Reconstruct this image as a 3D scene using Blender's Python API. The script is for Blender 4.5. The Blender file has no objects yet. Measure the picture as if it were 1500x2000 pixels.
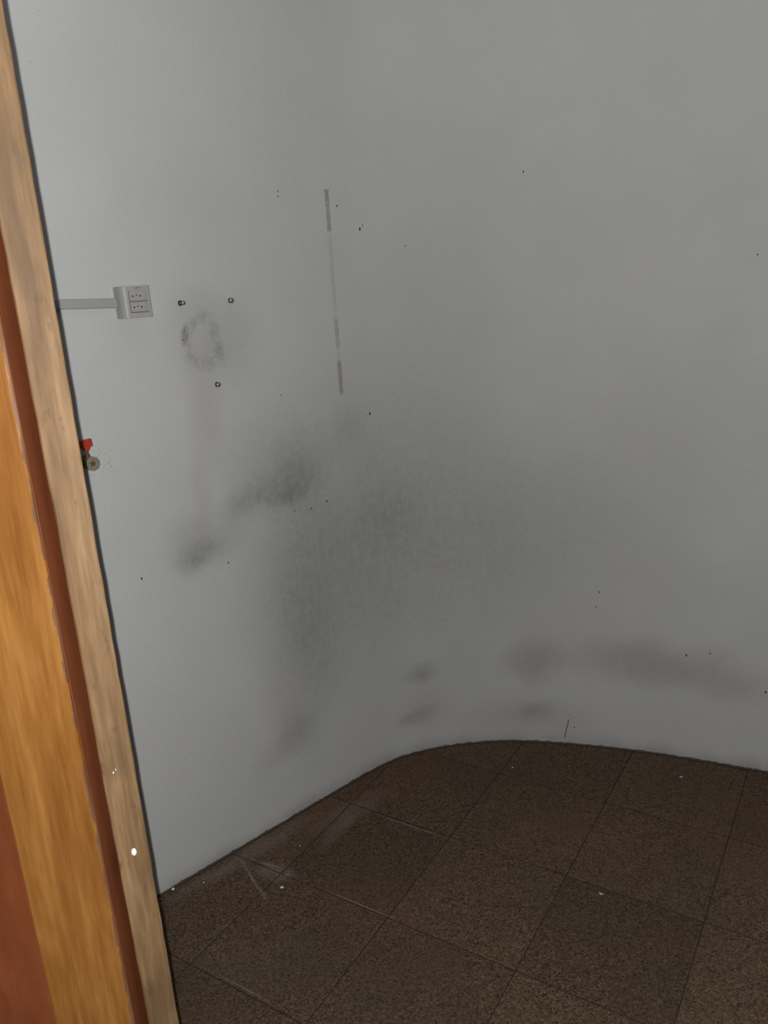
import bpy, bmesh, math, random
from mathutils import Vector, Matrix, noise as mnoise
random.seed(7)
scene = bpy.context.scene
COL = scene.collection

# ------------------------------------------------------------------ camera, light, exposure
EYE = Vector((0.0, 0.0, 1.5))
PITCH, ROLL = math.radians(15.5), math.radians(-4.0)
V0 = Vector((0, math.sin(PITCH), math.cos(PITCH)))
FWD = Vector((0, math.cos(PITCH), -math.sin(PITCH)))
RIGHT = math.cos(ROLL) * Vector((1, 0, 0)) + math.sin(ROLL) * V0
UP = -math.sin(ROLL) * Vector((1, 0, 0)) + math.cos(ROLL) * V0
cam_data = bpy.data.cameras.new('camera')
cam_data.sensor_width = 36.0
cam_data.lens = 1550 / 2000 * 36.0
cam_data.clip_start = 0.01
cam = bpy.data.objects.new('camera', cam_data)
rot = Matrix((RIGHT, UP, -FWD)).transposed()
cam.matrix_world = Matrix.Translation(EYE) @ rot.to_4x4()
COL.objects.link(cam)
scene.camera = cam

world = bpy.data.worlds.new('world')
scene.world = world
world.use_nodes = True
world.node_tree.nodes['Background'].inputs[0].default_value = (0.95, 0.98, 1.0, 1)
world.node_tree.nodes['Background'].inputs[1].default_value = 0.02

flash_data = bpy.data.lights.new('flash', 'POINT')      # the phone's own flash, a centimetre left of its lens
flash_data.energy = 70.0
flash_data.color = (1.0, 0.992, 0.972)
flash_data.shadow_soft_size = 0.0025
flash_data.use_nodes = True                             # wide beam of a flash lens: it throws more light off axis, intensity ~ 1 / cos^1.3
_t = flash_data.node_tree; _em = _t.nodes['Emission']
_tc = _t.nodes.new('ShaderNodeTexCoord'); _sx = _t.nodes.new('ShaderNodeSeparateXYZ'); _t.links.new(_tc.outputs['Normal'], _sx.inputs[0])
_ab = _t.nodes.new('ShaderNodeMath'); _ab.operation = 'ABSOLUTE'; _t.links.new(_sx.outputs['Z'], _ab.inputs[0])
_mx = _t.nodes.new('ShaderNodeMath'); _mx.operation = 'MAXIMUM'; _t.links.new(_ab.outputs[0], _mx.inputs[0]); _mx.inputs[1].default_value = 0.72
_pw = _t.nodes.new('ShaderNodeMath'); _pw.operation = 'POWER'; _t.links.new(_mx.outputs[0], _pw.inputs[0]); _pw.inputs[1].default_value = -1.3
_t.links.new(_pw.outputs[0], _em.inputs['Strength'])
flash = bpy.data.objects.new('flash', flash_data)
flash.matrix_world = Matrix.Translation(EYE + RIGHT * -0.0105 + UP * 0.004) @ rot.to_4x4() @ Matrix.Rotation(math.radians(-7), 4, 'Y') @ Matrix.Rotation(math.radians(3), 4, 'X')
COL.objects.link(flash)

scene.view_settings.view_transform = 'Standard'
scene.view_settings.look = 'None'
scene.view_settings.gamma = 1.0
scene.view_settings.use_curve_mapping = False
scene.view_settings.exposure = 0.0
scene.cycles.max_bounces = 5
scene.cycles.diffuse_bounces = 3
scene.cycles.glossy_bounces = 2

# ------------------------------------------------------------------ helpers
def tag(o, label=None, cat=None, group=None, kind=None):
    if label: o['label'] = label
    if cat: o['category'] = cat
    if group: o['group'] = group
    if kind: o['kind'] = kind
    return o

def empty(name, loc=(0, 0, 0), mat=None):
    o = bpy.data.objects.new(name, None)
    o.empty_display_size = 0.05
    if mat is not None: o.matrix_world = mat
    else: o.location = loc
    COL.objects.link(o)
    return o

def link(name, bm, mat, parent=None, smooth=False, recalc=True):
    if recalc: bmesh.ops.recalc_face_normals(bm, faces=bm.faces[:])
    me = bpy.data.meshes.new(name)
    bm.to_mesh(me); bm.free()
    if smooth:
        for p in me.polygons: p.use_smooth = True
    me.materials.append(mat)
    o = bpy.data.objects.new(name, me)
    COL.objects.link(o)
    if parent: o.parent = parent
    return o

def box(bm, x0, x1, y0, y1, z0, z1, bevel=0.0, seg=2):
    vs = [bm.verts.new((x, y, z)) for z in (z0, z1) for y in (y0, y1) for x in (x0, x1)]
    fs = [bm.faces.new([vs[i] for i in q]) for q in ((0,1,3,2),(4,6,7,5),(0,4,5,1),(1,5,7,3),(3,7,6,2),(2,6,4,0))]
    if bevel:
        es = list({e for f in fs for e in f.edges})
        bmesh.ops.bevel(bm, geom=es, offset=bevel, segments=seg, affect='EDGES', profile=0.5)
    return fs

def prism(bm, pts, z0, z1, bevel=0.0, seg=2):
    """vertical prism over an XY outline"""
    a = [bm.verts.new((x, y, z0)) for x, y in pts]; b = [bm.verts.new((x, y, z1)) for x, y in pts]
    n = len(pts)
    fs = [bm.faces.new(a[::-1]), bm.faces.new(b)] + [bm.faces.new((a[i], a[(i+1) % n], b[(i+1) % n], b[i])) for i in range(n)]
    if bevel:
        es = list({e for f in fs for e in f.edges})
        bmesh.ops.bevel(bm, geom=es, offset=bevel, segments=seg, affect='EDGES', profile=0.5)

def slab(bm, pts, y0, y1, bevel=0.0, seg=2):
    """outline in local XZ, thickness along local Y"""
    a = [bm.verts.new((x, y0, z)) for x, z in pts]; b = [bm.verts.new((x, y1, z)) for x, z in pts]
    n = len(pts)
    fs = [bm.faces.new(a), bm.faces.new(b[::-1])] + [bm.faces.new((a[i], b[i], b[(i+1) % n], a[(i+1) % n])) for i in range(n)]
    if bevel:
        es = list({e for e in fs[1].edges})
        bmesh.ops.bevel(bm, geom=es, offset=bevel, segments=seg, affect='EDGES', profile=0.5)

def lathe(bm, prof, n=28, axis='Y', org=(0, 0, 0)):
    """prof = [(radius, height)...] turned about local Y (or Z)"""
    rings = []
    for r, h in prof:
        ring = []
        for k in range(n):
            a = 2 * math.pi * k / n
            c, s = r * math.cos(a), r * math.sin(a)
            p = (c, h, s) if axis == 'Y' else (c, s, h)
            ring.append(bm.verts.new((p[0]+org[0], p[1]+org[1], p[2]+org[2])))
        rings.append(ring)
    for A, B in zip(rings, rings[1:]):
        for k in range(n):
            bm.faces.new((A[k], A[(k+1) % n], B[(k+1) % n], B[k]))
    bm.faces.new(rings[0][::-1]); bm.faces.new(rings[-1])

# ------------------------------------------------------------------ material helpers
class NT:
    def __init__(self, name):
        self.m = bpy.data.materials.new(name); self.m.use_nodes = True
        self.t = self.m.node_tree; self.n = self.t.nodes; self.l = self.t.links
        self.b = self.n['Principled BSDF']
    def new(self, kind, **kw):
        nd = self.n.new(kind)
        for k, v in kw.items(): setattr(nd, k, v)
        return nd
    def set(self, sock, v):
        if hasattr(v, 'node'): self.l.new(v, sock)
        else: sock.default_value = v
    def math(self, op, a, b=0.0, clamp=False):
        nd = self.new('ShaderNodeMath', operation=op, use_clamp=clamp)
        self.set(nd.inputs[0], a); self.set(nd.inputs[1], b)
        return nd.outputs[0]
    def noise(self, vec, scale, detail=2.0, rough=0.5, dist=0.0):
        nd = self.new('ShaderNodeTexNoise')
        self.l.new(vec, nd.inputs['Vector'])
        nd.inputs['Scale'].default_value = scale; nd.inputs['Detail'].default_value = detail
        nd.inputs['Roughness'].default_value = rough; nd.inputs['Distortion'].default_value = dist
        return nd.outputs[0]
    def mapping(self, vec, scale=(1, 1, 1), loc=(0, 0, 0), rot=(0, 0, 0), kind='POINT'):
        nd = self.new('ShaderNodeMapping', vector_type=kind)
        self.l.new(vec, nd.inputs[0])
        nd.inputs['Location'].default_value = loc; nd.inputs['Rotation'].default_value = rot; nd.inputs['Scale'].default_value = scale
        return nd.outputs[0]
    def ramp(self, fac, stops):
        nd = self.new('ShaderNodeValToRGB')
        self.l.new(fac, nd.inputs[0])
        el = nd.color_ramp.elements
        while len(el) < len(stops): el.new(0.5)
        for e, (p, c) in zip(el, stops):
            e.position = p; e.color = (c[0], c[1], c[2], 1) if not isinstance(c, float) else (c, c, c, 1)
        return nd.outputs[0]
    def mr(self, v, a, b, c=0.0, d=1.0, smooth=True):
        nd = self.new('ShaderNodeMapRange', interpolation_type='SMOOTHSTEP' if smooth else 'LINEAR')
        self.l.new(v, nd.inputs[0])
        for i, q in zip((1, 2, 3, 4), (a, b, c, d)): nd.inputs[i].default_value = q
        return nd.outputs[0]
    def mix(self, fac, a, b, mode='MIX'):
        nd = self.new('ShaderNodeMix', data_type='RGBA', blend_type=mode)
        self.set(nd.inputs[0], fac)
        for s, v in ((nd.inputs[6], a), (nd.inputs[7], b)):
            if hasattr(v, 'node'): self.l.new(v, s)
            else: s.default_value = (v[0], v[1], v[2], 1)
        return nd.outputs[2]
    def blob(self, vec, cx, cy, rx, ry, ang=0.0, soft=0.0):
        """soft spot of radius rx, ry about a point of the surface: 1 in the middle, 0 at the rim"""
        v = self.mapping(vec, (rx, ry, 1), (cx, cy, 0), (0, 0, math.radians(ang)), 'TEXTURE')
        ln = self.new('ShaderNodeVectorMath', operation='LENGTH'); self.l.new(v, ln.inputs[0])
        return self.mr(ln.outputs['Value'], 1.0, soft, 0.0, 1.0)
    def bump(self, h, dist, strength=1.0):
        nd = self.new('ShaderNodeBump')
        self.l.new(h, nd.inputs['Height']); nd.inputs['Distance'].default_value = dist; nd.inputs['Strength'].default_value = strength
        self.l.new(nd.outputs[0], self.b.inputs['Normal'])
    def col(self, c): self.set(self.b.inputs['Base Color'], c if hasattr(c, 'node') else (c[0], c[1], c[2], 1))
    def rough(self, r): self.set(self.b.inputs['Roughness'], r)
    def geo(self): return self.new('ShaderNodeNewGeometry').outputs['Position']
    def obj(self): return self.new('ShaderNodeTexCoord').outputs['Object']
    def uv(self): return self.new('ShaderNodeTexCoord').outputs['UV']

def simple(name, c, rough=0.5, metal=0.0, var=0.0, scale=60, bump=0.0):
    t = NT(name)
    n = t.noise(t.obj(), scale, 3)
    lo = tuple(q * (1 - var) for q in c); hi = tuple(min(1, q * (1 + var)) for q in c)
    t.col(t.mix(n, lo, hi)); t.rough(rough); t.b.inputs['Metallic'].default_value = metal
    if bump: t.bump(n, bump)
    return t.m

# --- painted plaster; UV of the wall = metres along the wall, metres above the floor
def make_wall_mat():
    t = NT('painted_plaster')
    uv = t.uv()
    big = t.noise(uv, 2.2, 3, 0.55)
    hue = t.noise(t.mapping(uv, loc=(5, 3, 0)), 3.1, 2)
    base = t.mix(t.mr(big, 0.3, 0.7), (0.55, 0.565, 0.555), (0.60, 0.61, 0.605))
    base = t.mix(t.mr(hue, 0.35, 0.65, 0, 0.5), base, (0.575, 0.572, 0.60))
    # noise warped coordinates so that dirt has ragged rims
    wn = t.new('ShaderNodeTexNoise'); t.l.new(uv, wn.inputs['Vector']); wn.inputs['Scale'].default_value = 9; wn.inputs['Detail'].default_value = 4
    sub = t.new('ShaderNodeVectorMath', operation='SUBTRACT'); t.l.new(wn.outputs['Color'], sub.inputs[0]); sub.inputs[1].default_value = (0.5, 0.5, 0.5)
    sc = t.new('ShaderNodeVectorMath', operation='SCALE'); t.l.new(sub.outputs[0], sc.inputs[0]); sc.inputs['Scale'].default_value = 0.075
    ad = t.new('ShaderNodeVectorMath', operation='ADD'); t.l.new(uv, ad.inputs[0]); t.l.new(sc.outputs[0], ad.inputs[1])
    w = ad.outputs[0]
    streak = t.noise(t.mapping(uv, scale=(70, 9, 1)), 1.0, 4, 0.6)
    grain = t.noise(uv, 190, 2, 0.6)
    dark = t.new('ShaderNodeAttribute', attribute_name='grime_and_dimming').outputs['Fac']       # dirt, plus dimmer light painted over the bend, kept with the wall's points
    rose = t.new('ShaderNodeAttribute', attribute_name='rosy_stain').outputs['Fac']
    dark = t.math('MULTIPLY', dark, t.mr(streak, 0.25, 0.75, 0.86, 1.12, False))
    dark = t.math('MULTIPLY', dark, t.mr(grain, 0.3, 0.7, 0.85, 1.12, False))
    dark = t.math('MULTIPLY', dark, t.mr(t.noise(uv, 42, 4, 0.65), 0.3, 0.7, 0.80, 1.18, False))
    pink = rose
    # round mark left by something that hung on the three screws
    ring_v = t.mapping(w, (0.050, 0.053, 1), (0.327, 1.414, 0), kind='TEXTURE')
    ln = t.new('ShaderNodeVectorMath', operation='LENGTH'); t.l.new(ring_v, ln.inputs[0])
    ring = t.math('MULTIPLY', t.mr(ln.outputs['Value'], 0.5, 0.85), t.mr(ln.outputs['Value'], 1.55, 1.0))
    ring = t.math('MULTIPLY', ring, t.mr(t.noise(uv, 34, 4, 0.7), 0.4, 0.62, 0.06, 0.32))
    scuff = t.math('MULTIPLY', t.blob(uv, 0.280, 1.432, 0.013, 0.036, -12, 0.3), t.mr(t.noise(uv, 300, 2), 0.42, 0.55))
    scuff2 = t.math('MULTIPLY', t.blob(uv, 0.375, 1.375, 0.016, 0.045, 10, 0.2), t.mr(t.noise(uv, 150, 2), 0.45, 0.6))
    chips = t.math('MULTIPLY', t.blob(uv, 0.030, 1.165, 0.05, 0.065, 0, 0.2), t.mr(t.noise(uv, 180, 3, 0.7), 0.57, 0.66, 0, 0.8))
    c = t.mix(t.math('MULTIPLY', dark, 1.0, True), base, (0.10, 0.105, 0.095))
    c = t.mix(t.math('MULTIPLY', pink, 1.0, True), c, (0.42, 0.30, 0.28))
    c = t.mix(ring, c, (0.17, 0.17, 0.155))
    c = t.mix(t.math('MULTIPLY', scuff, 0.75), c, (0.13, 0.075, 0.07))
    c = t.mix(t.math('MULTIPLY', scuff2, 0.4), c, (0.16, 0.15, 0.13))
    c = t.mix(chips, c, (0.20, 0.14, 0.09))
    # grimy hem where the mop reaches
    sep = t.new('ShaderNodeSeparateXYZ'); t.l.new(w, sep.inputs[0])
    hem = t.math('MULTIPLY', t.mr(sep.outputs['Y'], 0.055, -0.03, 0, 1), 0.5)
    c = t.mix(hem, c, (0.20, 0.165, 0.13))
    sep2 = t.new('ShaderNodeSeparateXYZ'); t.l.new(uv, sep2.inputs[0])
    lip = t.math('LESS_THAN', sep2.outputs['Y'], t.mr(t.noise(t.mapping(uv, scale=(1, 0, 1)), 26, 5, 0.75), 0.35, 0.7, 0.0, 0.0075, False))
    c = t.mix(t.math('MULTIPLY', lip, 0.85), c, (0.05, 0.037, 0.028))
    # tiny dark specks of the roller paint
    vor = t.new('ShaderNodeTexVoronoi'); t.l.new(uv, vor.inputs['Vector']); vor.inputs['Scale'].default_value = 55
    sepc = t.new('ShaderNodeSeparateColor'); t.l.new(vor.outputs['Color'], sepc.inputs[0])
    spk = t.math('MULTIPLY', t.mr(vor.outputs['Distance'], 0.09, 0.04), t.math('GREATER_THAN', sepc.outputs[0], 0.88))
    c = t.mix(t.math('MULTIPLY', spk, 0.45), c, (0.12, 0.11, 0.10))
    t.col(c); t.rough(0.62); t.b.inputs['Specular IOR Level'].default_value = 0.25
    h = t.math('ADD', t.noise(uv, 260, 3, 0.6), t.math('MULTIPLY', t.noise(uv, 70, 2), 0.7))
    t.bump(h, 0.0009)
    return t.m
STAINS_AND_DIMMING = [  # along, up, radius along, radius up, tilt, strength
    (0.44, 0.995, 0.17, 0.08, 8, 0.16), (0.58, 1.03, 0.15, 0.14, 0, 0.16), (0.50, 1.06, 0.24, 0.18, 0, 0.17),
    (0.37, 0.985, 0.10, 0.045, 0, 0.14), (0.54, 0.985, 0.13, 0.04, 4, 0.14),
    (0.25, 0.885, 0.090, 0.045, 10, 0.24), (0.22, 0.93, 0.10, 0.11, 0, 0.20), (0.31, 0.91, 0.14, 0.10, 20, 0.18), (0.22, 0.865, 0.06, 0.03, 0, 0.14),
    (0.55, 0.72, 0.26, 0.62, 0, 0.18), (0.53, 0.45, 0.17, 0.40, 0, 0.16), (0.48, 0.27, 0.12, 0.12, 25, 0.20),
    (0.80, 0.85, 0.60, 0.60, 0, 0.22), (0.88, 0.85, 0.18, 0.16, 0, 0.10), (1.05, 0.65, 0.80, 0.55, 0, 0.18),  # the widest entries put the dimness around the bend into the colour
    (0.955, 0.285, 0.095, 0.050, 0, 0.34), (0.92, 0.13, 0.11, 0.038, 14, 0.30), (0.75, 1.13, 0.12, 0.12, 0, 0.12),
    (1.33, 0.11, 0.090, 0.06, 12, 0.28), (1.33, 0.30, 0.15, 0.10, 0, 0.18), (1.70, 0.31, 0.40, 0.12, 0, 0.24), (1.95, 0.27, 0.22, 0.09, 0, 0.16),
    (0.30, 1.50, 0.10, 0.10, 0, 0.08), (0.38, 1.42, 0.18, 0.17, 0, 0.18), (1.45, 0.85, 0.60, 0.45, 0, 0.10), (1.05, 1.25, 0.45, 0.5, 0, 0.09),
]
PINK_STAINS = [
    (0.31, 1.25, 0.07, 0.22, 0, 0.28), (0.27, 1.03, 0.04, 0.18, 0, 0.24), (0.44, 0.33, 0.09, 0.20, 10, 0.22), (0.38, 0.24, 0.09, 0.08, 20, 0.18),
    (1.34, 0.30, 0.14, 0.12, 0, 0.30), (1.70, 0.33, 0.36, 0.12, 0, 0.28), (0.96, 0.16, 0.14, 0.12, 0, 0.26), (1.30, 0.09, 0.30, 0.10, 0, 0.28),
    (0.326, 1.41, 0.05, 0.06, 0, 0.16),
]
M_WALL = make_wall_mat()

def make_tile_mat():
    t = NT('brown_granular_tile')
    p = t.geo()
    info = t.new('ShaderNodeObjectInfo')
    v1 = t.new('ShaderNodeTexVoronoi'); t.l.new(p, v1.inputs['Vector']); v1.inputs['Scale'].default_value = 290
    s1 = t.new('ShaderNodeSeparateColor'); t.l.new(v1.outputs['Color'], s1.inputs[0])
    gran = t.ramp(s1.outputs[0], [(0.0, (0.028, 0.019, 0.013)), (0.2, (0.074, 0.050, 0.033)), (0.6, (0.112, 0.074, 0.048)), (1.0, (0.185, 0.125, 0.082))])
    n2 = t.noise(p, 420, 2, 0.6)
    gran = t.mix(t.mr(n2, 0.6, 0.68, 0, 0.75), gran, (0.020, 0.015, 0.012))
    big = t.noise(p, 2.6, 3)
    red = t.noise(t.mapping(p, loc=(3, 7, 1)), 3.5, 2)
    c = t.mix(t.mr(big, 0.35, 0.65, 0.0, 0.35), gran, (0.070, 0.056, 0.036))
    c = t.mix(t.mr(red, 0.45, 0.7, 0.0, 0.25), c, (0.15, 0.075, 0.05))
    tone = t.mr(info.outputs['Random'], 0, 1, 0.86, 1.12, False)
    c = t.mix(1.0, c, t.new_gray(tone), 'MULTIPLY')
    # plaster dust wiped and dragged about by the left wall
    wn = t.new('ShaderNodeTexNoise'); t.l.new(p, wn.inputs['Vector']); wn.inputs['Scale'].default_value = 14; wn.inputs['Detail'].default_value = 4
    sub = t.new('ShaderNodeVectorMath', operation='SUBTRACT'); t.l.new(wn.outputs['Color'], sub.inputs[0]); sub.inputs[1].default_value = (0.5, 0.5, 0.5)
    sc = t.new('ShaderNodeVectorMath', operation='SCALE'); t.l.new(sub.outputs[0], sc.inputs[0]); sc.inputs['Scale'].default_value = 0.05
    flat = t.new('ShaderNodeVectorMath', operation='ADD'); t.l.new(p, flat.inputs[0]); t.l.new(sc.outputs[0], flat.inputs[1])
    fl = t.new('ShaderNodeVectorMath', operation='MULTIPLY'); t.l.new(flat.outputs[0], fl.inputs[0]); fl.inputs[1].default_value = (1, 1, 0)
    w = fl.outputs[0]
    fp = t.new('ShaderNodeVectorMath', operation='MULTIPLY'); t.l.new(p, fp.inputs[0]); fp.inputs[1].default_value = (1, 1, 0)
    q = fp.outputs[0]
    tot = None
    for vec, cx, cy, rx, ry, a, k, soft in DUST:
        v = t.math('MULTIPLY', t.blob(w if vec else q, cx, cy, rx, ry, a, soft), k)
        tot = v if tot is None else t.math('ADD', tot, v)
    tot = t.math('MULTIPLY', tot, t.mr(t.noise(p, 60, 3, 0.65), 0.3, 0.7, 0.55, 1.2, False), True)
    c = t.mix(tot, c, (0.30, 0.27, 0.26))
    t.col(c); t.rough(t.mr(n2, 0.3, 0.7, 0.6, 0.75, False)); t.b.inputs['Specular IOR Level'].default_value = 0.08
    t.bump(t.math('ADD', s1.outputs[0], n2), 0.0005)
    return t.m
def _gray(self, v):
    nd = self.new('ShaderNodeCombineColor')
    for i in range(3): self.l.new(v, nd.inputs[i])
    return nd.outputs[0]
NT.new_gray = _gray
DUST = [  # warped rim?, x, y, radius, radius, turn, strength, core
    (1, -0.42, 1.93, 0.26, 0.045, 42, 0.20, 0.2), (1, -0.17, 2.06, 0.20, 0.06, 38, 0.17, 0.2), (1, -0.37, 1.83, 0.085, 0.045, -20, 0.26, 0.4),
    (0, -0.428, 1.815, 0.115, 0.006, -61, 0.50, 0.0), (0, -0.385, 1.745, 0.035, 0.010, -61, 0.45, 0.0),
    (0, -0.385, 1.857, 0.060, 0.005, -25, 0.50, 0.0), (0, -0.33, 1.815, 0.03, 0.006, 60, 0.35, 0.0),
    (0, 0.017, 1.978, 0.17, 0.0028, -32.8, 0.55, 0.2), (0, -0.14, 1.692, 0.15, 0.0028, -32.8, 0.60, 0.2), (0, -0.40, 1.459, 0.11, 0.0026, -32.8, 0.45, 0.2),
    (1, -0.20, 1.98, 0.13, 0.03, 60, 0.16, 0.2), (1, -0.56, 1.80, 0.16, 0.03, 40, 0.13, 0.2), (1, -0.40, 1.55, 0.22, 0.16, 0, 0.05, 0.0),
]
M_TILE = make_tile_mat()
M_BED = simple('dark_joint_grime', (0.056, 0.040, 0.028), 0.9, 0, 0.4, 80, 0.001)
M_BED.node_tree.nodes['Principled BSDF'].inputs['Specular IOR Level'].default_value = 0.1

def wood(name, cols, rough, sx, spots=0.0, spotcol=(0.1, 0.07, 0.05), coat=0.0, bump=0.0006, wear=None):
    t = NT(name)
    o = t.obj()
    wide = t.noise(t.mapping(o, scale=(sx, sx, 3.0)), 1.0, 4, 0.6, 0.6)
    fine = t.noise(t.mapping(o, scale=(sx * 6, sx * 6, 9.0)), 1.0, 4, 0.6)
    f = t.math('ADD', t.math('MULTIPLY', wide, 0.6), t.math('MULTIPLY', fine, 0.4))
    c = t.ramp(f, [(0.36, cols[0]), (0.50, cols[1]), (0.64, cols[2])])
    if spots:
        sp = t.noise(t.mapping(o, scale=(60, 60, 22)), 1.0, 3, 0.6)
        c = t.mix(t.mr(sp, 0.58, 0.72, 0, spots), c, spotcol)
        sm = t.noise(t.mapping(o, scale=(12, 12, 7), loc=(2, 1, 4)), 1.0, 3)
        c = t.mix(t.mr(sm, 0.5, 0.72, 0, spots * 0.8), c, spotcol)
    if wear:                                     # worn arris: (x of edge, width, colour)
        sep = t.new('ShaderNodeSeparateXYZ'); t.l.new(o, sep.inputs[0])
        wob = t.mr(t.noise(t.mapping(o, scale=(1, 1, 14)), 1.0, 4, 0.7), 0.42, 0.68, 0.0, 1.0, False)
        x = t.math('SUBTRACT', wear[0], sep.outputs['X'])
        mk = t.math('LESS_THAN', x, t.math('MULTIPLY', wob, wear[1]))
        c = t.mix(t.math('MULTIPLY', mk, 0.7), c, wear[2])
    t.col(c); t.rough(rough)
    t.b.inputs['Coat Weight'].default_value = coat; t.b.inputs['Coat Roughness'].default_value = 0.25
    t.b.inputs['Specular IOR Level'].default_value = 0.3
    t.bump(f, bump)
    return t.m
M_RAW = wood('raw_pale_wood', ((0.090, 0.050, 0.021), (0.145, 0.084, 0.038), (0.225, 0.140, 0.073)), 0.7, 22, 0.62, (0.060, 0.034, 0.016))
M_ORANGE = wood('varnished_orange_wood', ((0.145, 0.054, 0.010), (0.20, 0.082, 0.018), (0.265, 0.122, 0.031)), 0.42, 24, 0.12, (0.09, 0.032, 0.008), 0.15, 0.0004, (0.0, 0.0045, (0.085, 0.05, 0.038)))
M_RED = wood('red_brown_stained_wood', ((0.105, 0.027, 0.009), (0.135, 0.036, 0.012), (0.165, 0.047, 0.017)), 0.5, 9, 0.15, (0.07, 0.018, 0.007), 0.0, 0.0003)
M_PLASTIC = simple('white_grey_plastic', (0.40, 0.40, 0.39), 0.45, 0, 0.03, 20)
M_PLASTIC2 = simple('socket_plastic', (0.36, 0.36, 0.36), 0.45, 0, 0.03, 20)
M_CONDUIT = simple('grey_conduit_plastic', (0.38, 0.38, 0.385), 0.5, 0, 0.03, 20)
M_HOLE = simple('black_hole', (0.012, 0.012, 0.012), 0.7, 0, 0.2)
M_STEEL = simple('screw_steel', (0.42, 0.42, 0.42), 0.30, 0.85, 0.15, 300)
M_SHANK = simple('dark_screw_thread', (0.06, 0.06, 0.058), 0.45, 0.6, 0.2, 300)
M_PLUG = simple('dark_wall_plug', (0.03, 0.03, 0.028), 0.6, 0, 0.2)
M_BRASS = simple('dull_brass', (0.34, 0.295, 0.19), 0.45, 0.35, 0.3, 220, 0.0004)
M_BRASSDARK = simple('shaded_brass', (0.11, 0.085, 0.05), 0.6, 0.3, 0.3, 220)  # shade on the stem and in the star recess is put into this colour
M_REDP = simple('red_plastic', (0.42, 0.045, 0.018), 0.4, 0, 0.12, 150)
M_INK = simple('voltage_ink', (0.10, 0.085, 0.03), 0.6)
M_STICK = simple('yellowed_sticker', (0.42, 0.41, 0.32), 0.6)
M_FLAKE = simple('white_paint', (0.72, 0.70, 0.66), 0.6, 0, 0.1, 300)
M_SPECK = simple('dark_speck', (0.03, 0.027, 0.022), 0.8, 0, 0.2, 300)
M_CEIL = simple('ceiling_paint', (0.62, 0.62, 0.60), 0.8, 0, 0.04, 4)

def make_residue():
    t = NT('tape_residue')
    uv = t.uv()
    sep = t.new('ShaderNodeSeparateXYZ'); t.l.new(uv, sep.inputs[0])
    n = t.noise(t.mapping(uv, scale=(500, 190, 1)), 1.0, 3, 0.65)
    n1 = t.noise(t.mapping(uv, scale=(0, 16, 1)), 1.0, 2, 0.5)
    patch = None
    for z, r, k in RES_PATCH:
        v = t.math('MULTIPLY', t.mr(t.math('ABSOLUTE', t.math('SUBTRACT', sep.outputs['Y'], z)), r, r * 0.6), k)
        patch = v if patch is None else t.math('MAXIMUM', patch, v)
    dots = t.mr(n, 0.52, 0.60, 0.0, 1.0)
    alpha = t.math('MAXIMUM', t.math('MULTIPLY', patch, t.mr(n, 0.3, 0.5, 0.45, 1.0)), t.math('MULTIPLY', dots, t.mr(n1, 0.3, 0.7, 0.25, 0.6)))
    c = t.mix(t.mr(n1, 0.35, 0.65), (0.40, 0.335, 0.25), (0.43, 0.31, 0.26))
    t.col(c); t.rough(0.6)
    t.set(t.b.inputs['Alpha'], t.math('MULTIPLY', t.math('MULTIPLY', alpha, t.mr(t.noise(uv, 700, 2, 0.6), 0.35, 0.62, 0.25, 1.0)), 0.8))
    return t.m
RES_PATCH = [(1.757, 0.020, 1.0), (1.725, 0.018, 0.75), (1.690, 0.028, 0.85), (1.415, 0.02, 0.5), (1.395, 0.05, 0.45), (1.310, 0.012, 1.0), (1.265, 0.045, 0.8), (1.55, 0.12, 0.18)]
M_RES = make_residue()

# ------------------------------------------------------------------ the curved wall
KS = [-0.107, 0.5357, 0.6643, 0.7929, 0.9214, 1.05, 1.1786, 1.3393, 1.5536, 1.875, 2.1429]
HD = [41.73, 41.73, 41.7576, 36.2529, 17.9834, 7.5231, -1.3675, -13.1625, -18.7047, -26.148, -26.148]
def heading(s):
    if s <= KS[0]: return math.radians(HD[0])
    if s >= KS[-1]: return math.radians(HD[-1])
    for i in range(len(KS) - 1):
        if s <= KS[i+1]:
            f = (s - KS[i]) / (KS[i+1] - KS[i]); return math.radians(HD[i] + f * (HD[i+1] - HD[i]))
DS = 0.002
PATH = {}
_x, _y = -0.6576, 1.7762
for i in range(0, 1701):
    PATH[i] = (_x, _y); h = heading(i * DS); _x += math.cos(h) * DS; _y += math.sin(h) * DS
_x, _y = -0.6576, 1.7762
for i in range(0, -751, -1):
    PATH[i] = (_x, _y); h = heading(i * DS); _x -= math.cos(h) * DS; _y -= math.sin(h) * DS
S0, S1 = -750 * DS, 1700 * DS
def path(s):
    f = s / DS; i = math.floor(f); i = max(-750, min(1699, i)); k = f - i
    a, b = PATH[i], PATH[i+1]
    return Vector((a[0] + (b[0]-a[0]) * k, a[1] + (b[1]-a[1]) * k, 0))
def normal(s):
    h = heading(s); return Vector((math.sin(h), -math.cos(h), 0))
def on_wall(s, z, d=0.0):
    p = path(s) + normal(s) * d; p.z = z; return p
def wall_frame(s, z, d=0.0):
    """matrix: local X along the wall, Y out of the wall, Z up"""
    n = normal(s); z_ = Vector((0, 0, 1)); x = n.cross(z_) * 1.0
    x = Vector((math.cos(heading(s)), math.sin(heading(s)), 0))
    m = Matrix((x, n, z_)).transposed().to_4x4()
    m.translation = on_wall(s, z, d)
    return m
ZC = 2.7
sm = [S0] + [S0 + 0.1 * k for k in range(1, 15)] + [0.0125 * k for k in range(0, 182)] + [2.3, 2.6, 3.0, S1]
sm = sorted(set(round(s, 4) for s in sm if S0 <= s <= S1))
zs = [-0.03] + [0.0125 * k for k in range(0, 145)] + [2.0, 2.3, ZC]
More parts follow.
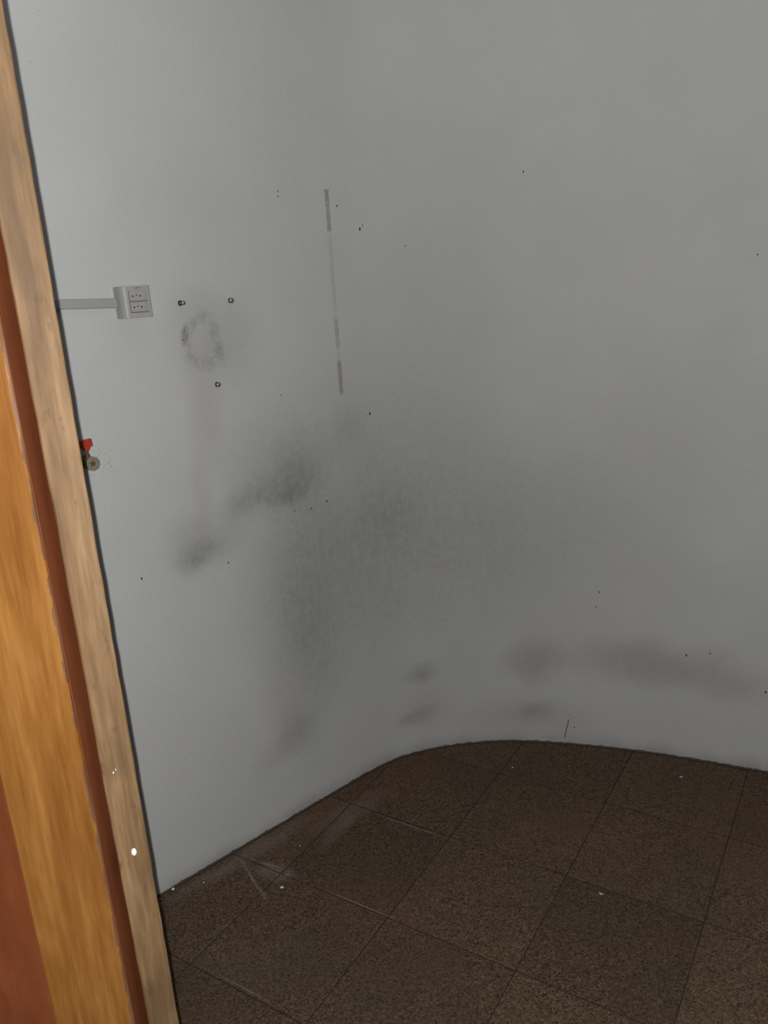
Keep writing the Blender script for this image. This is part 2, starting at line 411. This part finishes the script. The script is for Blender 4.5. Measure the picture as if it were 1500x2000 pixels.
bm = bmesh.new(); uvl = bm.loops.layers.uv.new('uv')
grid = {}
for s in sm:
    for z in zs: grid[s, z] = bm.verts.new(on_wall(s, z))
back = {}
for s in sm:
    for z in (zs[0], zs[-1]): back[s, z] = bm.verts.new(on_wall(s, z, -0.12))
UVV = {}
for (s, z), v in list(grid.items()) + list(back.items()): UVV[v] = (s, z)
for a, b in zip(sm, sm[1:]):
    for c, d in zip(zs, zs[1:]): bm.faces.new((grid[a, c], grid[b, c], grid[b, d], grid[a, d]))
    bm.faces.new((back[a, zs[0]], back[a, zs[-1]], back[b, zs[-1]], back[b, zs[0]]))
    bm.faces.new((grid[a, zs[-1]], grid[b, zs[-1]], back[b, zs[-1]], back[a, zs[-1]]))
    bm.faces.new((grid[a, zs[0]], back[a, zs[0]], back[b, zs[0]], grid[b, zs[0]]))
for f in bm.faces:
    for lp in f.loops: lp[uvl].uv = UVV[lp.vert]
bm.verts.index_update(); SZ = [UVV[v] for v in bm.verts]
wall = link('wall_back', bm, M_WALL, recalc=False)
def patch_sum(items, s, z):
    p = Vector((s, z, 0.0))
    w = mnoise.noise_vector(p * 8) * 0.022 + mnoise.noise_vector(p * 21 + Vector((3, 1, 2))) * 0.010
    s, z = s + w.x, z + w.y; tot = 0.0
    for cx, cz, rx, rz, ang, k in items:
        c, n = math.cos(math.radians(ang)), math.sin(math.radians(ang))
        dx, dz = s - cx, z - cz
        q = 1.0 - math.hypot((dx * c + dz * n) / rx, (-dx * n + dz * c) / rz)
        if q > 0: tot += k * q * q * (3 - 2 * q)
    return tot
for nm, items in (('grime_and_dimming', STAINS_AND_DIMMING), ('rosy_stain', PINK_STAINS)):
    at = wall.data.attributes.new(nm, 'FLOAT', 'POINT')
    at.data.foreach_set('value', [patch_sum(items, a, b) for a, b in SZ])
for p in wall.data.polygons: p.use_smooth = True
wall.data.set_sharp_from_angle(angle=math.radians(40))
tag(wall, 'curved off-white plaster wall with grey scuffs and stains', 'wall', kind='structure')

# specks, nail holes and a hairline scratch: pieces of the wall too small to pick apart
bm = bmesh.new()
SPECKS = [(0.596,1.764,.0022),(0.595,1.751,.002),(0.784,1.731,.0025),(0.852,1.671,.004),(0.861,1.68,.0017),(0.841,1.157,.0033),(0.83,1.153,.0014),(0.542,1.251,.0025),(1.328,1.795,.0025),
    (1.938,1.527,.0022),(1.538,0.547,.003),(1.53,0.498,.0018),(1.8,0.358,.0036),(1.868,0.374,.0025),(1.461,0.062,.0026),(2.026,0.269,.003),(0.078,0.868,.0025),(0.547,0.927,.002),
    (0.606,0.921,.0025),(0.663,0.929,.0028),(0.535,0.901,.0018),(0.32,0.84,.0022),(1.036,0.46,.0015),(0.985,1.62,.0018),(0.98,1.28,.0013)]
for s, z, r in SPECKS:
    m = wall_frame(s, z); rx, rz = r * random.uniform(.6, 1.0), r * random.uniform(.9, 1.6); n = 8
    c = bm.verts.new(m @ Vector((0, 0.0009, 0)))
    ring = [bm.verts.new(m @ Vector((rx * math.cos(2*math.pi*k/n) * random.uniform(.75, 1.2), 0.0002, rz * math.sin(2*math.pi*k/n) * random.uniform(.75, 1.2)))) for k in range(n)]
    for k in range(n): bm.faces.new((c, ring[k], ring[(k+1) % n]))
pts = [(1.4425, .091), (1.4405, .075), (1.436, .058), (1.432, .040), (1.4295, .022)]
for (a, az), (b, bz) in zip(pts, pts[1:]):
    w = 0.0011
    q = [on_wall(a - w, az, .0006), on_wall(a + w, az, .0006), on_wall(b + w, bz, .0006), on_wall(b - w, bz, .0006)]
    bm.faces.new([bm.verts.new(p) for p in q])
sp = link('plaster_speck', bm, M_SPECK, wall)
tag(sp, 'tiny dark specks, nail holes and a hairline scratch', kind='stuff')

# the strip of tape residue
bm = bmesh.new(); uvl = bm.loops.layers.uv.new('uv')
zz = [1.223 + (1.772 - 1.223) * k / 60 for k in range(61)]
rows = []
for k, z in enumerate(zz):
    c = 0.748 + (z - 1.223) / 0.549 * 0.005
    hw = 0.0066 + 0.0010 * math.sin(k * 1.7) + random.uniform(-.0006, .0006)
    row = []
    for d in (0.0004, 0.0009):
        row += [(bm.verts.new(on_wall(c - hw, z, d)), (c - hw, z)), (bm.verts.new(on_wall(c + hw, z, d)), (c + hw, z))]
    rows.append(row)
for A, B in zip(rows, rows[1:]):
    f = bm.faces.new((A[2][0], A[3][0], B[3][0], B[2][0]))
    for lp, q in zip(f.loops, (A[2][1], A[3][1], B[3][1], B[2][1])): lp[uvl].uv = q
tr = link('tape_residue', bm, M_RES, recalc=False)
tag(tr, 'long vertical strip of tan adhesive tape residue on the wall', 'tape residue')

# ------------------------------------------------------------------ floor of single tiles
fp = [path(S0 + (S1 - S0) * k / 60) for k in range(61)]
bm = bmesh.new()
outline = [(p.x, p.y) for p in (path(s) for s in sm)] + [(2.1, -1.0), (-1.75, -1.0)]
prism(bm, outline, -0.06, -0.003)
floor = link('floor', bm, M_BED)
tag(floor, 'dark brown granular tile floor', 'floor', kind='structure')
CL = []                                    # half planes of the convex room outline, 5 mm off the wall
ss = [S0] + [0.4 + 0.05 * k for k in range(0, 37)] + [S1]
for a, b in zip(ss, ss[1:]):
    A, B = path(a), path(b); t_ = (B - A).normalized(); n_ = Vector((t_.y, -t_.x, 0))
    CL.append((A + n_ * 0.0080, n_))
def clip(poly):
    for p, n in CL:
        out = []
        for i in range(len(poly)):
            a, b = poly[i], poly[(i+1) % len(poly)]
            da, db = (a - p).dot(n), (b - p).dot(n)
            if da >= 0: out.append(a)
            if (da >= 0) != (db >= 0): out.append(a + (b - a) * (da / (da - db)))
        poly = out
        if len(poly) < 3: return None
    clean = []
    for q in poly:
        if not clean or (q - clean[-1]).length > 0.002: clean.append(q)
    if len(clean) > 2 and (clean[0] - clean[-1]).length < 0.002: clean.pop()
    return clean if len(clean) > 2 else None
PT = 0.3405
TO = Vector((0.409, 1.737, 0)); tc = math.radians(57.2)
TU = Vector((math.sin(tc), -math.cos(tc), 0)); TV = Vector((math.cos(tc), math.sin(tc), 0))
def tile_mesh(poly):
    bm = bmesh.new(); cx = sum(poly, Vector()) / len(poly)
    lo = [bm.verts.new((p.x, p.y, -0.0028)) for p in poly]
    mid = [bm.verts.new((p.x, p.y, -0.0005)) for p in poly]
    top = []
    for i, p in enumerate(poly):
        a, b = (p - poly[i-1]).normalized(), (poly[(i+1) % len(poly)] - p).normalized()
        m = (b - a); ml = m.length
        off = m / ml * min(0.004, 0.0013 / max(0.3, math.sin(math.acos(max(-1, min(1, a.dot(b)))) / 2 + 1e-4))) if ml > 0.15 else (Vector((-a.y, a.x, 0)) if Vector((-a.y, a.x, 0)).dot(cx - p) > 0 else Vector((a.y, -a.x, 0))) * 0.0013
        top.append(bm.verts.new((p.x + off.x, p.y + off.y, 0.0)))
    n = len(poly)
    for A, B in ((lo, mid), (mid, top)):
        for i in range(n): bm.faces.new((A[i], A[(i+1) % n], B[(i+1) % n], B[i])).material_index = 1 if A is lo else 0
    bm.faces.new(top); bm.faces.new(lo[::-1])
    return bm
g = 0.0012
full = [Vector((0, 0, 0)) + TU * x + TV * y for x, y in ((g, g), (PT - g, g), (PT - g, PT - g), (g, PT - g))]
full_me = None
for i in range(-8, 8):
    for j in range(-9, 4):
        o = TO + TU * (i * PT) + TV * (j * PT)
        poly = [o + p for p in full]
        cen = sum(poly, Vector()) / 4
        if cen.y < -0.75 or cen.x < -1.65 or cen.x > 2.0: continue
        if (cen - Vector((-0.6, 0.85, 0))).length < 0: continue
        c = clip(poly)
        if not c: continue
        dz = random.uniform(-0.0004, 0.0003)
        if len(c) == 4 and all((c[k] - poly[k]).length < 1e-6 for k in range(4)):
            if full_me is None:
                ob = link('tile', tile_mesh(full), M_TILE, floor); full_me = ob.data; full_me.materials.append(M_BED)
            else:
                ob = bpy.data.objects.new('tile', full_me); COL.objects.link(ob); ob.parent = floor
            ob.location = (o.x, o.y, dz)
        else:
            area = abs(sum(c[k].x * c[(k+1) % len(c)].y - c[(k+1) % len(c)].x * c[k].y for k in range(len(c)))) / 2
            if area < 2e-4: continue
            ob = link('tile', tile_mesh([p - o for p in c]), M_TILE, floor)
            ob.data.materials.append(M_BED)
            ob.location = (o.x, o.y, dz)

# ceiling over the room (out of frame)
bm = bmesh.new(); prism(bm, [(p.x, p.y) for p in (path(s) for s in sm)] + [(1.9, 0.85), (-1.6, 0.85)], ZC, ZC + 0.06)
ceil = link('ceiling', bm, M_CEIL); tag(ceil, 'plain off-white ceiling above the curved wall', 'ceiling', kind='structure')

# ------------------------------------------------------------------ doorway on the left
ZD = 2.12
OX, OY = -0.362, 0.802                       # right arris of the orange board
frame = empty('trim_1', (OX, OY, 0)); tag(frame, 'wooden door frame with orange varnished board and red-brown boards', 'door frame', kind='structure')
def wobble_board(name, outline, z0, z1, mat, parent, amp, edge_test, bevel=0.0015, n=70):
    """a tall board whose chosen long arris is chipped and slightly wavy"""
    bm = bmesh.new(); prev = None
    first = None
    for k in range(n + 1):
        z = z0 + (z1 - z0) * k / n
        ring = []
        for i, (x, y) in enumerate(outline):
            d = 0.0
            if i in edge_test:
                d = amp * (math.sin(z * 7.3 + i) * .5 + math.sin(z * 23.0 + 2 * i) * .3 + random.uniform(-.35, .35))
            ring.append(bm.verts.new((x + d, y, z)))
        if prev:
            m = len(ring)
            for i in range(m): bm.faces.new((prev[i], prev[(i+1) % m], ring[(i+1) % m], ring[i]))
        else: first = ring
        prev = ring
    bm.faces.new(first[::-1]); bm.faces.new(prev)
    return link(name, bm, mat, parent)
W_OR = 0.0975
wobble_board('casing_board', [(-W_OR, 0.001), (-W_OR + .0015, 0), (-0.002, 0), (0.0, 0.0022), (0.0, 0.045), (-W_OR, 0.045)], 0.0, ZD, M_ORANGE, frame, 0.0011, (2, 3))
# leaf: raw edge turned to the camera
AZ = math.radians(-22.0)
LD = Vector((math.sin(AZ), math.cos(AZ), 0)); LT = Vector((-math.cos(AZ), math.sin(AZ), 0))   # into the room, leftwards
LR = Vector((-0.3196, 0.8413, 0)); THK = 0.0369
# red-brown rebate board seen in the gap between casing and leaf, its side cut parallel to the leaf
l0 = LR + LT * (THK + 0.0012)
def leaf_x(y): return l0.x + LD.x / LD.y * (y - l0.y)
bm = bmesh.new()
ya, yb = OY + 0.046, OY + 0.085
prism(bm, [(OX - 0.10, ya), (leaf_x(ya), ya), (leaf_x(yb), yb), (OX - 0.10, yb)], 0.0, ZD, 0.0)
for v in bm.verts: v.co -= Vector((OX, OY, 0))
link('rebate_board', bm, M_RED, frame)
bm = bmesh.new(); box(bm, -W_OR - 0.155, -W_OR - 0.0012, 0.004, 0.045, 0.0, ZD, 0.0015)
link('outer_board', bm, M_RED, frame)
bm = bmesh.new(); box(bm, 0.0002, 0.0012, 0.0032, 0.0455, 0.0, ZD)
link('rebate_lining', bm, M_RED, frame)
# partition the frame is set in
bm = bmesh.new(); uvl = bm.loops.layers.uv.new('uv')
box(bm, -1.58, OX - W_OR - 0.157, 0.815, 0.93, 0.001, ZC - 0.001)
for f in bm.faces:
    for lp in f.loops: lp[uvl].uv = (lp.vert.co.x - 2.0, lp.vert.co.z + 3.0)
pw = link('wall_front', bm, simple('grey_corridor_paint', (0.30, 0.30, 0.29), 0.8, 0, 0.05, 5)); tag(pw, 'plain partition wall beside the red-brown door frame', 'wall', kind='structure')

door = empty('door_1', LR); tag(door, 'open door leaf with a raw pale wooden edge beside the curved wall', 'door', kind='structure')
DM = Matrix((LT, LD, Vector((0, 0, 1)))).transposed().to_4x4(); DM.translation = LR     # local X leftwards across the edge, Y into the room
door.matrix_world = DM
bm = bmesh.new(); prev = None; n = 90; first = None
for k in range(n + 1):
    z = 0.008 + 2.08 * k / n
    j = 0.0009 * (math.sin(z * 9) * .5 + random.uniform(-.5, .5)); j2 = 0.0004 * random.uniform(-1, 1)
    ring = [bm.verts.new(p) for p in ((0.0 , 0.028, z), (j2, 0.0010, z), (0.0012, 0, z), (THK - 0.0015 + j, 0, z), (THK + j, 0.0016, z), (THK, 0.028, z))]
    if prev:
        for i in range(6): bm.faces.new((prev[i], prev[(i+1) % 6], ring[(i+1) % 6], ring[i]))
    else: first = ring
    prev = ring
bm.faces.new(first[::-1]); bm.faces.new(prev)
link('edge_strip', bm, M_RAW, door)['label'] = 'raw pale wooden edge with dents and stains'
bm = bmesh.new(); box(bm, 0.0005, THK - 0.0005, 0.0282, 0.72, 0.008, 2.088, 0.001)
link('leaf_panel', bm, M_RED, door)
# dab of white paint and two tiny drips on the edge
for dx, z, rx, rz, y_ in ((0.0175, 0.858, 0.0033, 0.0056, 0.0012), (0.0245, 0.972, 0.0009, 0.0014, 0.0006), (0.0215, 0.975, 0.0006, 0.0011, 0.0005)):
    bm = bmesh.new(); c = []
    for ringr, yy in ((1.0, 0.0), (0.85, -0.6), (0.45, -1.0)):
        c.append([bm.verts.new((dx + rx * ringr * math.cos(2*math.pi*k/14) * (1 + .12 * math.sin(3*k)), yy * y_, z + rz * ringr * math.sin(2*math.pi*k/14) - .0012 * (1-ringr))) for k in range(14)])
    for A, B in zip(c, c[1:]):
        for k in range(14): bm.faces.new((A[k], A[(k+1) % 14], B[(k+1) % 14], B[k]))
    bm.faces.new(c[-1]); bm.faces.new(c[0][::-1])
    link('paint_dab', bm, M_FLAKE, door, smooth=True)

# ------------------------------------------------------------------ conduit, outlet, screws, valve
BS, BZ0, BZ1, BW, BD = 0.1165, 1.480, 1.5495, 0.0700, 0.040
bm = bmesh.new()
c0, c1 = -0.62, BS + 0.002
zc = lambda s: 1.5195 - 0.042 * (s / 0.11) * 0.11 * 0.9
prof = [(0.0004, -0.0108), (0.0004, 0.0108), (0.0085, 0.0104), (0.0100, 0.0088), (0.0100, -0.0088), (0.0085, -0.0104)]
rings = []
for k in range(9):
    s = c0 + (c1 - c0) * k / 8
    rings.append([bm.verts.new(on_wall(s, zc(s) + dz, d)) for d, dz in prof])
for A, B in zip(rings, rings[1:]):
    for i in range(6): bm.faces.new((A[i], A[(i+1) % 6], B[(i+1) % 6], B[i]))
bm.faces.new(rings[0][::-1]); bm.faces.new(rings[-1])
cd = link('cable_conduit', bm, M_CONDUIT); tag(cd, 'thin horizontal grey plastic cable conduit running to the outlet box', 'conduit')

ob = empty('outlet_box', mat=wall_frame(BS, (BZ0 + BZ1) / 2)); tag(ob, 'surface-mounted white-grey double outlet box at the end of the conduit', 'outlet')
HZ = (BZ1 - BZ0) / 2
bm = bmesh.new()
def arc(cx, cy, r, a0, a1, n): return [(cx + r * math.cos(math.radians(a0 + (a1-a0) * k / n)), cy + r * math.sin(math.radians(a0 + (a1-a0) * k / n))) for k in range(n + 1)]
o2 = [(0.0, 0.0)] + arc(0.013, BD - 0.017, 0.013, 180, 90, 8)
o2 = [(0.0, 0.0006), (0.0, BD - 0.016)] + [(0.014 - 0.014 * math.cos(math.radians(a)), BD - 0.016 + 0.016 * math.sin(math.radians(a))) for a in range(10, 91, 10)] + [(BW - 0.004, BD), (BW - 0.0012, BD - 0.0012), (BW, BD - 0.004), (BW, 0.0006)]
prism(bm, o2, -HZ, HZ, 0.0013, 2)
link('housing', bm, M_PLASTIC, ob)
# two modules side by side in height, with six-sided raised socket faces
mx0, mx1 = 0.0175, 0.0595
for z0, z1 in ((0.0016, 0.0240), (-0.0222, 0.0002)):
    mod = None
    bm = bmesh.new(); box(bm, mx0, mx1, BD - 0.004, BD + 0.0007, z0 + .0006, z1 - .0006, 0.0004, 1)
    mod = link('socket_module', bm, M_PLASTIC2, ob)
    zc_, hh = (z0 + z1) / 2, (z1 - z0) / 2 - 0.0014
    xa, xb = mx0 + 0.0015, mx1 - 0.0035
    hexa = [(xa, zc_ - hh), (xb - hh * .75, zc_ - hh), (xb, zc_), (xb - hh * .75, zc_ + hh), (xa, zc_ + hh)]
    bm = bmesh.new(); slab(bm, hexa, BD + 0.0004, BD + 0.0022, 0.0006, 2)
    link('socket_face', bm, M_PLASTIC, mod)
    for px, pz, r in ((0.0065, -0.0004, 0.0019), (0.0245, -0.0004, 0.0019)):
        bm = bmesh.new(); lathe(bm, [(r, BD + 0.0012), (r, BD + 0.0024)], 14, 'Y', (xa + px - .0005, 0, zc_ + pz))
        link('pin_hole', bm, M_HOLE, mod)
    bm = bmesh.new(); lathe(bm, [(0.0019, BD + 0.0012), (0.0019, BD + 0.0023)], 14, 'Y', (xa + 0.0150, 0, zc_ + 0.0019))
    link('pin_hole', bm, M_HOLE, mod)
    bm = bmesh.new(); lathe(bm, [(0.0012, BD + 0.0012), (0.0012, BD + 0.0028), (0.0006, BD + 0.0034)], 12, 'Y', (xa + 0.0148, 0, zc_ + 0.0022))
    link('earth_contact', bm, M_STEEL, mod, smooth=True)
# seams around the modules
bm = bmesh.new()
for z in (0.0009, -0.0228): box(bm, mx0 - .0008, mx1 + .0012, BD - 0.002, BD + 0.00025, z - 0.0005, z + 0.0005)
box(bm, mx0 - .0008, mx0, BD - 0.002, BD + 0.00025, -0.0228, 0.0246)
link('module_seam', bm, M_HOLE, ob)
bm = bmesh.new(); box(bm, 0.0310, 0.0490, BD - 0.001, BD + 0.0003, 0.0264, 0.0324)
st = link('voltage_sticker', bm, M_STICK, ob)
cu = bpy.data.curves.new('voltage_marking', 'FONT'); cu.body = '127 V'; cu.size = 0.0060; cu.align_x = 'CENTER'; cu.align_y = 'CENTER'; cu.extrude = 0.0001; cu.offset = 0.00012
tmp = bpy.data.objects.new('voltage_marking', cu); COL.objects.link(tmp)
dg = bpy.context.evaluated_depsgraph_get(); me = bpy.data.meshes.new_from_object(tmp.evaluated_get(dg))
bpy.data.objects.remove(tmp)
for v in me.vertices: v.co = Vector((0.040 + v.co.x, BD + 0.0004 + v.co.z, 0.0294 + v.co.y))
me.flip_normals()
me.materials.clear(); me.materials.append(M_INK)
tx = bpy.data.objects.new('voltage_marking', me); COL.objects.link(tx); tx.parent = st

def screw(s, z, label, head_r=0.0062, proud=0.014):
    e = empty('wall_screw', mat=wall_frame(s, z)); tag(e, label, 'screw', 'screws left in the wall')
    bm = bmesh.new(); lathe(bm, [(0.0066, 0.0003), (0.0066, 0.0012), (0.0052, 0.0022)], 20); link('wall_plug', bm, M_PLUG, e)
    bm = bmesh.new(); pr = [(0.0040, 0.0020)]
    y = 0.0024
    while y < proud - 0.0065:
        pr += [(0.0048, y), (0.0038, y + 0.0007)]; y += 0.0014
    lathe(bm, pr + [(0.0040, proud - 0.0048)], 18); link('shank', bm, M_SHANK, e)
    bm = bmesh.new()
    lathe(bm, [(0.0040, proud - 0.0048), (head_r * .97, proud - 0.0046), (head_r, proud - 0.0040), (head_r * .97, proud - 0.0029), (head_r * .86, proud - 0.0016), (head_r * .66, proud - 0.0006), (head_r * .36, proud - .0001), (0.0004, proud)], 24)
    link('screw_head', bm, M_STEEL, e, smooth=True)
screw(0.2790, 1.5058, 'protruding steel screw next to the outlet box, left of the upper pair', head_r=0.0056, proud=0.020)
screw(0.4180, 1.5040, 'steel screw in the wall, right of the upper pair', head_r=0.0070, proud=0.011)
screw(0.3520, 1.3040, 'lone lower steel screw below the round grimy mark', head_r=0.0064, proud=0.011)

# brass stop valve with a red handle, half hidden by the door edge
VS, VZ = -0.0125, 1.1768
vv = empty('gas_valve', mat=wall_frame(VS, VZ)); tag(vv, 'small brass valve with red handle on the wall beside the door edge', 'valve')
bm = bmesh.new(); lathe(bm, [(0.0150, 0.0004), (0.0150, 0.0035), (0.0135, 0.0050), (0.0100, 0.0055), (0.0100, 0.016)], 28); link('flange', bm, M_BRASS, vv)
bm = bmesh.new(); lathe(bm, [(0.0100, 0.0150), (0.0128, 0.0175), (0.0142, 0.0245), (0.0136, 0.033), (0.0122, 0.0365), (0.0122, 0.040)], 28); link('body', bm, M_BRASS, vv, smooth=True)
bm = bmesh.new(); lathe(bm, [(0.0148, 0.0385), (0.0158, 0.0395), (0.0158, 0.0488), (0.0150, 0.0498), (0.0118, 0.0500), (0.0108, 0.0486), (0.0045, 0.0484)], 32); cap = link('end_cap', bm, M_BRASS, vv)
bm = bmesh.new()
star = []
for k in range(10):
    r = 0.0085 if k % 2 == 0 else 0.0042
    a = math.radians(90 + 36 * k); star.append((r * math.cos(a), r * math.sin(a)))
slab(bm, star, 0.0478, 0.0492)
link('star_recess', bm, M_BRASSDARK, cap)
bm = bmesh.new(); lathe(bm, [(0.0060, 0.009), (0.0060, 0.018), (0.0042, 0.019), (0.0042, 0.032)], 20, 'Z', (0, 0.0245, 0)); link('stem', bm, M_BRASSDARK, vv)
bm = bmesh.new()
slab(bm, [(-0.030, 0.0355), (-0.006, 0.0345), (-0.0050, 0.0270), (0.0055, 0.0270), (0.0070, 0.0345), (0.0148, 0.0358), (0.0140, 0.0520), (-0.004, 0.0512), (-0.030, 0.0495)], 0.0175, 0.0300, 0.0012, 2)
link('handle', bm, M_REDP, vv)['label'] = 'red plastic lever handle'

# ------------------------------------------------------------------ crumbs on the floor
def crumb(x, y, r, label, curl=False):
    bm = bmesh.new()
    if curl:
        n = 12; prev = None
        for k in range(n + 1):
            a = math.radians(-30 + 230 * k / n)
            c, s_ = math.cos(a) * r, math.sin(a) * r
            w = 0.0016 * (0.4 + math.sin(math.pi * k / n)); h = 0.0005 + 0.0028 * abs(math.sin(math.pi * k / n))
            cur = [bm.verts.new(((r * 0 + c) * (1 - q), s_ * (1 - q), z)) for q, z in ((0, 0.0004), (w / r, 0.0004), (w / r, h), (0, h))]
            if prev:
                for i in range(4): bm.faces.new((prev[i], prev[(i+1) % 4], cur[(i+1) % 4], cur[i]))
            else: bm.faces.new(cur[::-1])
            prev = cur
        bm.faces.new(prev)
    else:
        bmesh.ops.create_icosphere(bm, subdivisions=2, radius=r)
        for v in bm.verts:
            v.co *= random.uniform(.72, 1.2); v.co.z *= 0.55
        m = min(v.co.z for v in bm.verts)
        for v in bm.verts: v.co.z -= m - 0.0002
    o = link('paint_flake', bm, M_FLAKE); o.location = (x, y, 0.0003); o.rotation_euler.z = random.uniform(0, 6)
    tag(o, label, 'paint flake', 'paint crumbs on the floor')
crumb(0.355, 2.23, 0.0026, 'tiny white paint crumb on the floor at the foot of the bend')
crumb(0.856, 2.123, 0.0050, 'small curled white flake on the floor near the right wall foot', True)
crumb(0.481, 1.666, 0.0055, 'curled white flake lying in the middle of the tiled floor', True)
crumb(-0.338, 1.763, 0.0048, 'white plaster crumb beside the dusty streaks on the floor')
crumb(-0.632, 1.785, 0.0042, 'white plaster crumb by the wall foot next to the door edge')
crumb(-0.304, 1.924, 0.0022, 'tiny white crumb between the dusty streaks and the wall foot')
crumb(-0.554, 1.803, 0.0024, 'tiny white crumb near the wall foot, left of the dusty streaks')
